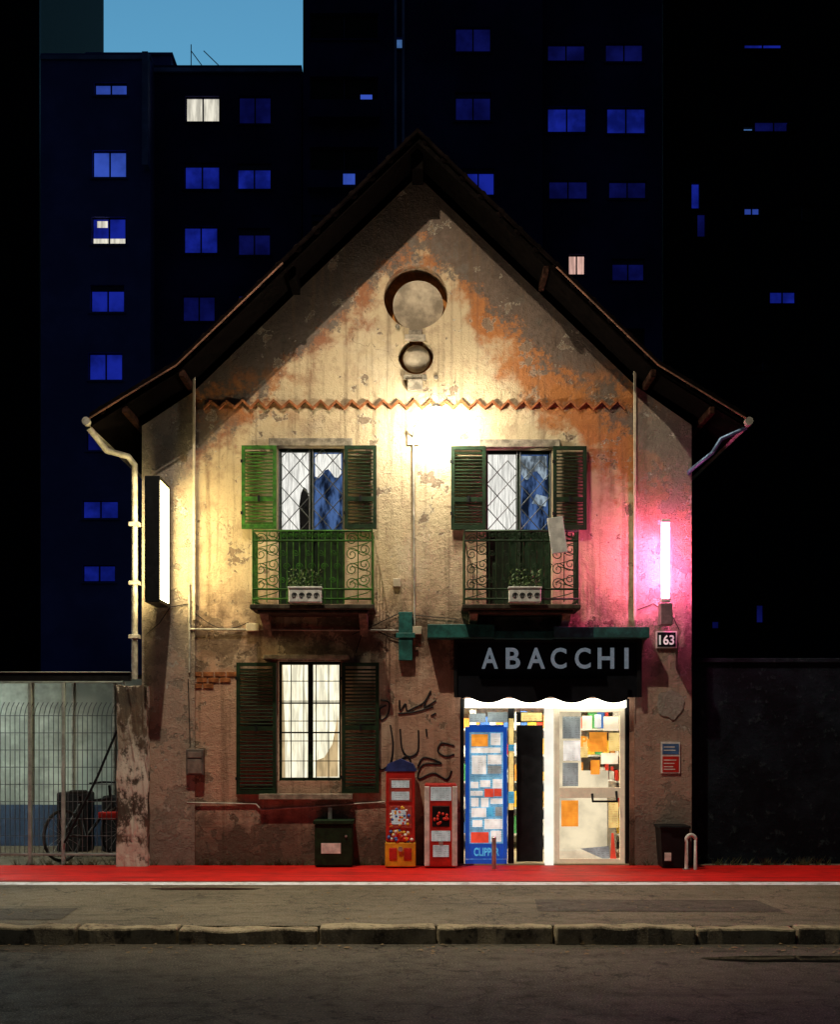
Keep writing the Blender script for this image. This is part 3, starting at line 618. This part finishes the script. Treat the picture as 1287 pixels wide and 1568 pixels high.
solo('graffiti',lambda g:g.tubes('graffiti',[gr(p) for p in GR],.0125,M['ink'],1))

C=G('capsule_vending_machine'); y0,y1=-.42,-.08; x0,x1=X(590,-.4),X(637,-.4); z=lambda p:Z(p,-.4)-.0
C.boxes('base',[(x0,x1,y0,y1,.02,z(1290))],M['yellow'],.012)
C.boxes('body',[(x0+.01,x1-.01,y0+.01,y1,z(1289),z(1182))],M['red'],.012)
C.prism('pitched_top',[(x0-.01,z(1181)),(x1+.01,z(1181)),(x1-.03,z(1170)),((x0+x1)/2,z(1162)),(x0+.03,z(1170))],y0,y1,simple('machine_top',(.03,.05,.2),.4))
C.boxes('window_frames',[(x0+.05,x1-.05,y0-.005,y0+.02,z(1228),z(1192)),(x0+.05,x1-.05,y0-.005,y0+.02,z(1268),z(1234))],simple('machine_window',(.45,.08,.06),.4),.004)
C.boxes('price_cards',[(x0+.08,x1-.08,y0-.010,y0-.006,z(1206),z(1195)),(x0+.08,x1-.08,y0-.010,y0-.006,z(1225),z(1212)),(x0+.08,x1-.12,y0-.010,y0-.006,z(1262),z(1240))],PG,.0)
for k in range(5):
    C.ball('capsules_%d'%k,[(random.uniform(x0+.04,x1-.04),y0+.012+random.uniform(-.01,.01),random.uniform(z(1288),z(1272)) ) for _ in range(7)]+[(random.uniform(x0+.07,x1-.07),y0+.005,random.uniform(z(1266),z(1236))) for _ in range(5)],.022,CM[(k*2)%5])
C.boxes('dispense_slots',[(x0+.05,x0+.15,y0-.012,y0+.01,z(1316),z(1298)),(x1-.15,x1-.05,y0-.012,y0+.01,z(1316),z(1298))],M['red'],.01)
C.cyl('crank',((x0+x1)/2,y0-.01,z(1300)),.03,.03,M['steel'],'Y'); C.done()
C=G('toy_vending_machine'); x0,x1=X(651,-.4),X(700,-.4)
C.boxes('body',[(x0,x1,y0,y1,.02,z(1200))],M['red'],.02)
C.boxes('white_side_rails',[(x0-.006,x0+.06,y0-.012,y0+.1,.03,z(1204)),(x1-.06,x1+.006,y0-.012,y0+.1,.03,z(1204))],M['white'],.01)
C.boxes('header_panel',[(x0+.07,x1-.07,y0-.01,y0+.01,z(1226),z(1205))],PG,.005)
C.boxes('globe_window',[(x0+.09,x1-.09,y0-.01,y0+.01,z(1266),z(1234))],M['black'],.01)
C.ball('prizes',[(random.uniform(x0+.11,x1-.11),y0-.008,random.uniform(z(1263),z(1240))) for _ in range(14)],.018,CM[0])
C.boxes('lower_cards',[(x0+.08,x1-.08,y0-.01,y0+.01,z(1288),z(1272)),(x0+.1,x1-.1,y0-.01,y0+.01,z(1312),z(1294))],PG,.004)
C.cyl('coin_crank',((x0+x1)/2,y0-.02,z(1291)),.028,.03,M['steel'],'Y'); C.done()
U=G('utility_cabinet'); x0,x1=X(482,-.3),X(540,-.3)
U.boxes('body',[(x0,x1,-.32,-.02,.02,Z(1262,-.3))],M['dkgreen'],.015)
U.boxes('lid',[(x0-.015,x1+.015,-.34,-.01,Z(1262,-.3),Z(1256,-.3))],M['dkgreen'],.006)
U.boxes('sticker',[(X(492,-.32),X(522,-.32),-.326,-.3205,Z(1307,-.32),Z(1291,-.32))],M['white'],.001)
U.boxes('pipe_riser',[(X(503),X(509),-.06,-.01,Z(1256),Z(1236)),(X(498),X(515),-.07,-.01,Z(1262),Z(1254))],M['steel'],.004)
U.cyl('lock',(x1-.08,-.325,Z(1280,-.3)),.014,.02,M['steel'],'Y'); U.done()
U=G('litter_bin'); x0,x1=X(1010,-.35),X(1054,-.35); zt_=Z(1268,-.35)
v=[(x0+.03,-.42,.02),(x1-.03,-.42,.02),(x1-.03,-.12,.02),(x0+.03,-.12,.02),(x0,-.45,zt_),(x1,-.45,zt_),(x1,-.08,zt_),(x0,-.08,zt_)]
U.mesh('bin_body',v,[(0,3,2,1),(0,1,5,4),(1,2,6,5),(2,3,7,6),(3,0,4,7)],M['black'])
U.boxes('bin_lid',[(x0-.015,x1+.015,-.47,-.06,zt_,zt_+.035)],M['black'],.01)
U.boxes('lid_handle',[(x0+.1,x1-.1,-.49,-.47,zt_+.005,zt_+.025)],M['black'],.004)
U.boxes('bin_label',[(X(1018,-.42),X(1028,-.42),-.452,-.44,.10,.2)],M['white'],.001); U.done()
P=[(X(1052,-.55),-.55,.0),(X(1052,-.55),-.55,.36)]
for i in range(9):
    a=math.pi*i/8; P.append((X(1059,-.55)-.06*math.cos(a),-.55,.36+.07*math.sin(a)))
P+=[(X(1066,-.55),-.55,.36),(X(1066,-.55),-.55,.0)]
Hp=G('bike_hoop'); Hp.tubes('hoop',[P],.024,M['white'],4); Hp.cyl('base_plate',(X(1052,-.55),-.55,.01),.05,.01,M['steel']); Hp.done()
Pt=G('steel_bollard'); Pt.cyl('post',(X(757,-.5),-.5,.19),.028,.38,M['steel']); Pt.ball('cap',[(X(757,-.5),-.5,.38)],.03,M['steel']); Pt.done()

# ---------------------------------------------------------------- left yard
t=NT('crumbling_render'); a=t.noise(3.2,6,.75,t.vmap((1,1,.7))); b=t.noise(2.2,6,.6)
c=t.mix(t.mr(a,.47,.56),(.07,.06,.05),(.55,.52,.46)); c=t.mix(t.mr(b,.45,.65,0,.7),c,(.14,.10,.07)); cm=t.bsdf(c,.9,0,t.bump(a,.9,.04),spec=.2)
def pill(g):
    bm=bmesh.new(); x0,x1=X(188,.1),X(232,.1)
    bmesh.ops.create_cube(bm,size=1,matrix=Matrix.Translation(((x0+x1)/2,-.05,1.1))@Matrix.Diagonal((x1-x0,.3,2.35,1)))
    bmesh.ops.subdivide_edges(bm,edges=bm.edges[:],cuts=9,use_grid_fill=True)
    for v in bm.verts: v.co+=Vector((random.uniform(-.018,.018),random.uniform(-.015,.015),random.uniform(-.02,.02)))
    me=bpy.data.meshes.new('p'); bm.to_mesh(me); bm.free(); return g.add('p',me,cm)
solo('masonry_gate_pillar',pill)
FG=G('wire_mesh_gate'); yf=.05; zt=Z(1046,yf)
xa=X(-60,yf); xb=X(188,yf)
gp=simple('gate_paint',(.30,.36,.36),.5,0,.3,8,.1)
FG.boxes('posts',[(X(p,yf)-.022,X(p,yf)+.022,yf-.03,yf+.03,0,zt) for p in (97,46,-55)],gp,.006)
FG.boxes('top_beam',[(xa,xb,yf-.03,yf+.03,zt,zt+.025),(xa,xb+.1,yf-.05,yf+.05,zt+.13,zt+.145)],gp,.006)
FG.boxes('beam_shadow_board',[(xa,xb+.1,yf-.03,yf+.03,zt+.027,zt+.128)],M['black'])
FG.boxes('mid_rails',[(xa,xb,yf-.012,yf+.012,.12,.15)],gp,.004)
wires=[]
x=xa
while x<xb:
    wires.append([(x,yf+.02,.1),(x,yf+.02,Z(1095,yf)),(x+.03,yf-.0,Z(1083,yf)),(x+.08,yf-.06,Z(1076,yf))]); x+=.062
z_=.15
while z_<Z(1090,yf): wires.append([(xa,yf+.02,z_),(xb,yf+.02,z_)]); z_+=.22
FG.tubes('mesh_wires',wires,.0052,M['gate'],1)
FG.tubes('diagonal_brace',[[(X(186,yf),yf-.05,Z(1105,yf)),(X(150,yf),yf-.05,Z(1190,yf)),(X(100,yf),yf-.05,Z(1290,yf))]],.016,M['black'],2)
FG.done()
YW=G('yard_shed'); pw=simple('pale_shed_panel',(.42,.47,.42),.6,0,.45,1.5,.2)
YW.boxes('shed_wall',[(-9,X(222,3),3.0,3.2,0,2.52)],pw)
L=[]; x=-9
while x<X(222,3): L.append((x,x+.03,2.97,3.0,0,2.5)); x+=.62
YW.boxes('panel_battens',L,M['pipe'])
YW.boxes('shed_roof',[(-9.2,X(222,3)+.1,2.8,5.5,2.525,2.58)],M['black']); YW.boxes('shed_base_band',[(-9,X(222,3),2.94,2.965,0,.62)],simple('blue_base',(.03,.06,.12),.6))
YW.boxes('stacked_bins',[(-5.2,-4.75,1.9,2.3,0,.85),(-4.55,-4.1,1.9,2.3,0,.8)],M['black'],.03)
YW.boxes('added_lamp_body',[(-8.0,-6.8,1.0,1.12,2.44,2.5)],M['white'],.004); YW.boxes('added_lamp_tube',[(-7.95,-6.85,1.0,1.12,2.39,2.438)],emit('added_yard_tube',(.88,1,.88),190,lamp=True)); YW.boxes('added_lamp_mast',[(-7.45,-7.35,1.03,1.09,0,2.44)],M['white'])  # unseen lamp, added out of view to brighten the shed wall
YW.done()
BK=G('parked_bicycle'); ctr=Vector((X(140,.9),.9,0)); ang=math.radians(58)
def bp(u,w,h):
    return (ctr.x+u*math.cos(ang)-w*math.sin(ang), ctr.y+u*math.sin(ang)*.9+w*math.cos(ang), h)
def wheel(u): return [bp(u+.33*math.cos(i/28*6.283),0,.34+.33*math.sin(i/28*6.283)) for i in range(28)]
BK.tubes('tyres',[wheel(-.52),wheel(.52)],.022,M['rubber'],2,True)
BK.tubes('spokes',[[bp(s,0,.34),wheel(s)[i]] for s in (-.52,.52) for i in range(0,28,2)],.002,M['steel'],1)
BK.tubes('frame',[[bp(-.52,0,.34),bp(-.1,0,.3),bp(-.22,0,.85)],[bp(-.52,0,.34),bp(-.2,0,.75)],[bp(-.1,0,.3),bp(.36,0,.72)],[bp(-.2,0,.76),bp(.34,0,.80)],[bp(.52,0,.34),bp(.36,0,.78),bp(.33,0,.98)]],.02,M['black'],2)
BK.tubes('handlebar',[[bp(.22,-.27,1.0),bp(.34,-.12,1.02),bp(.34,.12,1.02),bp(.22,.27,1.0)]],.014,M['black'],2)
sv=bp(-.23,0,.9); BK.boxes('saddle',[(sv[0]-.12,sv[0]+.1,sv[1]-.07,sv[1]+.07,.88,.93)],M['rubber'],.02)
sv=bp(.3,0,.8); BK.boxes('red_crate',[(sv[0]-.1,sv[0]+.16,sv[1]-.12,sv[1]+.12,.52,.62)],M['red'],.01)
BK.boxes('pedals',[(bp(-.1,.1,.15)[0]-.05,bp(-.1,.1,.15)[0]+.05,bp(-.1,.1,.15)[1]-.03,bp(-.1,.1,.15)[1]+.03,.14,.16)],M['black']); BK.done()

# ---------------------------------------------------------------- right boundary wall
t=NT('dark_mossy_concrete'); a=t.noise(1.3,6,.7); b=t.noise(9,6,.75)
c=t.mix(t.mr(a,.4,.65),(.004,.005,.008),(.010,.017,.024)); c=t.mix(t.mr(b,.56,.66,0,.85),c,(.024,.042,.046)); dk=t.bsdf(c,.9,0,t.bump(b,.8,.03),spec=.08)
solo('boundary_wall',lambda g:g.boxes('w',[(X(1062)+.02,14,.2,.45,-.2,Z(1015,.2)),(X(1062)+.02,14,.16,.49,Z(1015,.2),Z(1008,.2))],dk,.01))

# ---------------------------------------------------------------- apartment towers
D=39.
tw=simple('tower_render_blue',(.12,.13,.42),.9,0,.25,.3,.1,.05); tw2=simple('tower_render_dark',(.035,.035,.13),.9,0,.35,.3,.1,.05); twl=simple('tower_edge_pale',(.22,.28,.55),.9,0,.3,.8,.1,.1)
EB=emit('pane_blue',(.010,.022,.36),.72,.65,.6); EL=emit('pane_light_blue',(.035,.08,.46),1.0,.45,.5); ED=emit('pane_dim_blue',(.006,.009,.13),.5,.6,.6)  # dusk sky reflections put into the panes as a blue glow
EW=emit('pane_lit_white',(.95,.9,.75),.95,.5,1.2,(4,1,.5)); EP=emit('pane_lit_pink',(1,.6,.5),.9,.5,1.2,(4,1,.5)); EC=emit('pane_cyan',(.12,.30,.75),.5,.3,2)
fr_=simple('tower_frame',(.02,.025,.10),.6)
KM={'b':EB,'l':EL,'d':ED,'w':EW,'p':EP,'c':EC,'k':M['black']}
def tower(name,px0,px1,pyt,d,wins,mat,extra=None,depth=12):
    g=G(name); x0,x1=X(px0,d),X(px1,d); zt=Z(pyt,d)
    holes=[rect(X(a-w/2,d),X(a+w/2,d),Z(b+h/2,d),Z(b-h/2,d)) for a,b,w,h,k in wins]
    g.sheet('facade',rect(x0,x1,-.2,zt),holes,d,.3,mat)
    g.boxes('body',[(x0,x0+.3,d+.3,d+depth,-.2,zt),(x1-.3,x1,d+.3,d+depth,-.2,zt),(x0+.3,x1-.3,d+depth-.3,d+depth,-.2,zt),(x0,x1,d+.0,d+depth,zt+.002,zt+.3)],mat)
    by={}; F_=[];S=[]
    for i,(a,b,w,h,k) in enumerate(wins):
        xa,xb,za,zb=X(a-w/2,d),X(a+w/2,d),Z(b+h/2,d),Z(b-h/2,d)
        by.setdefault(k,[]).append((xa,xb,d+.2,d+.24,za,zb))
        xm=(xa+xb)/2
        if w>14:
            F_+=[(xm-.03,xm+.03,d+.12,d+.19,za,zb)]
            F_+=[(xa,xa+.04,d+.12,d+.19,za,zb),(xb-.04,xb,d+.12,d+.19,za,zb),(xa+.04,xb-.04,d+.12,d+.19,zb-.05,zb),(xa+.04,xb-.04,d+.12,d+.19,za,za+.05)]
            if k!='w' and random.random()<.3: F_.append((xa+.04,xb-.04,d+.11,d+.118,zb-(zb-za)*random.uniform(.12,.3),zb))
        S.append((xa-.08,xb+.08,d-.08,d,za-.08,za))
    for k,L in by.items(): g.boxes('panes_'+k,L,KM[k])
    g.boxes('window_frames',F_,fr_); g.boxes('window_sills',S,mat)
    if extra: extra(g)
    g.done()
colA=[(169,136,50,20,'l'),(167,251,52,42,'l'),(166,353,52,42,'b'),(164,457,52,42,'b'),(161,561,52,42,'b'),(158,672,52,36,'d'),(153,780,55,28,'b'),(151,878,50,26,'b')]
def exA(g):
    d=D
    g.boxes('lit_lower_sash',[(X(141,d),X(191,d),d+.19,d+.198,Z(373,d),Z(363,d)),(X(147,d),X(163,d),d+.19,d+.198,Z(346,d),Z(336,d))],EW)
    g.boxes('side_face_strip',[(X(221,d),X(230,d),d-.5,d-.01,Z(260,d),Z(88,d))],twl)  # pale strip standing in for the tower's paler side face
    g.boxes('parapet',[(X(62,d),X(230,d),d-.1,d+.2,Z(92,d),Z(86,d))],twl)
tower('apartment_tower',62,230,92,D,colA,tw,exA)
def exB(g):
    d=D+.8
    g.boxes('plant_room',[(X(125,d),X(255,d),d+1,d+5,Z(108,d)-.5,Z(66,d)),(X(122,d),X(258,d),d+.9,d+5.1,Z(66,d),Z(63,d))],tw)
    g.boxes('parapet',[(X(231,d),X(462,d),d-.15,d-.002,Z(112,d),Z(106,d))],twl)
    m=[[(X(280,d),d+2,Z(110,d)),(X(280,d),d+2,Z(30,d))],[(X(255,d),d+3,Z(62,d)),(X(272,d),d+3,Z(106,d))],[(X(300,d),d+2,Z(40,d)),(X(370,d),d+2,Z(108,d))],[(X(280,d),d+2,Z(40,d)),(X(330,d),d+2,Z(108,d))]]
    g.tubes('antenna_mast_and_guys',m,.022,twl,1)
tower('apartment_tower',231,462,110,D+.8,[(310,167,52,40,'w'),(309,269,54,42,'b'),(307,367,52,42,'b'),(304,472,50,40,'d'),(390,168,50,44,'d'),(389,270,52,40,'b'),(389,370,50,42,'d'),(300,578,50,40,'d'),(389,470,50,40,'d')],tw2,exB)
def exC(g):
    d=D-1
    for (py) in (185,292,395):
        g.boxes('loggia_parapet',[(X(473,d),X(582,d),d-.6,d-.5,Z(py+4,d),Z(py-22,d)),(X(473,d),X(582,d),d-.5,d,Z(py+4,d),Z(py,d))],tw2)
    g.boxes('small_lights',[(X(527,d),X(545,d),d-.62,d-.605,Z(262+30,d),Z(276,d)),(X(552,d),X(570,d),d+.17,d+.18,Z(160,d),Z(142,d))],EL)
    g.boxes('stair_strip',[(X(604,d),X(608,d),d-.1,d,Z(400,d),Z(-200,d)),(X(616,d),X(620,d),d-.1,d,Z(400,d),Z(-200,d))],twl)
tower('apartment_tower',464,832,-420,D-1,[(527,140,105,46,'k'),(527,247,105,44,'k'),(527,350,100,42,'k'),(612,66,10,18,'c'),(725,163,55,44,'d'),(733,278,50,42,'b'),(725,60,55,40,'d'),(527,40,105,40,'k'),(725,385,55,40,'k')],tw2,exC)
tower('apartment_tower',833,1015,-420,D+.5,[(868,80,58,28,'d'),(957,80,58,30,'d'),(869,183,60,40,'b'),(960,184,60,42,'b'),(871,290,60,30,'d'),(962,290,58,28,'d'),(884,405,26,32,'p'),(963,413,50,34,'d'),(868,-30,60,40,'b'),(960,-30,60,40,'d'),(963,520,50,34,'k')],tw2)
tower('apartment_tower',1016,1700,-350,D+6,[(1170,70,58,10,'b'),(1187,193,60,18,'d'),(1147,198,14,6,'c'),(1212,195,10,14,'b'),(1153,323,24,13,'l'),(1200,455,40,20,'b'),(1066,300,12,40,'b'),(1075,345,12,36,'d'),(1170,560,30,16,'k'),(1165,940,10,26,'d'),(1097,957,10,10,'d'),(1230,325,40,26,'k')],M['navy'])
tower('apartment_tower',-700,60,-300,D+4,[(-60,200,50,40,'d'),(-60,400,50,40,'k'),(-150,300,50,40,'b')],M['navy'])

# ---------------------------------------------------------------- world
w=bpy.data.worlds.new('World'); sc.world=w; w.use_nodes=True; nt=w.node_tree; nt.nodes.clear()
o=nt.nodes.new('ShaderNodeOutputWorld'); bg=nt.nodes.new('ShaderNodeBackground'); sky=nt.nodes.new('ShaderNodeTexSky'); sky.sky_type='NISHITA'
sky.sun_disc=False; sky.sun_elevation=math.radians(-2); sky.sun_rotation=math.radians(0); sky.air_density=1.2; sky.ozone_density=4
tc=nt.nodes.new('ShaderNodeTexCoord'); sp=nt.nodes.new('ShaderNodeSeparateXYZ'); nt.links.new(tc.outputs['Generated'],sp.inputs[0])
mr=nt.nodes.new('ShaderNodeMapRange'); mr.interpolation_type='SMOOTHSTEP'; mr.inputs[1].default_value=.3; mr.inputs[2].default_value=.85; mr.inputs[3].default_value=.11; mr.inputs[4].default_value=1
nt.links.new(sp.outputs[1],mr.inputs[0])
mx=nt.nodes.new('ShaderNodeMix'); mx.data_type='RGBA'; mx.blend_type='MULTIPLY'; mx.inputs[0].default_value=1; mx.inputs[7].default_value=(7.5,11,5.0,1)
nt.links.new(sky.outputs[0],mx.inputs[6]); nt.links.new(mx.outputs[2],bg.inputs[0])
mu=nt.nodes.new('ShaderNodeMath'); mu.operation='MULTIPLY'; mu.inputs[1].default_value=.5; nt.links.new(mr.outputs[0],mu.inputs[0]); nt.links.new(mu.outputs[0],bg.inputs[1])
nt.links.new(bg.outputs[0],o.inputs[0])

# ---------------------------------------------------------------- camera
cd=bpy.data.cameras.new('camera'); co=bpy.data.objects.new('camera',cd); COL.objects.link(co)
co.location=(0,-16,CZ); co.rotation_euler=(math.pi/2,0,0)
cd.sensor_width=36; cd.sensor_fit='AUTO'; cd.lens=36*F/1568; cd.shift_y=349/1568; cd.clip_end=2000
sc.camera=co
sc.view_settings.view_transform='Standard'; sc.view_settings.look='None'; sc.view_settings.exposure=0
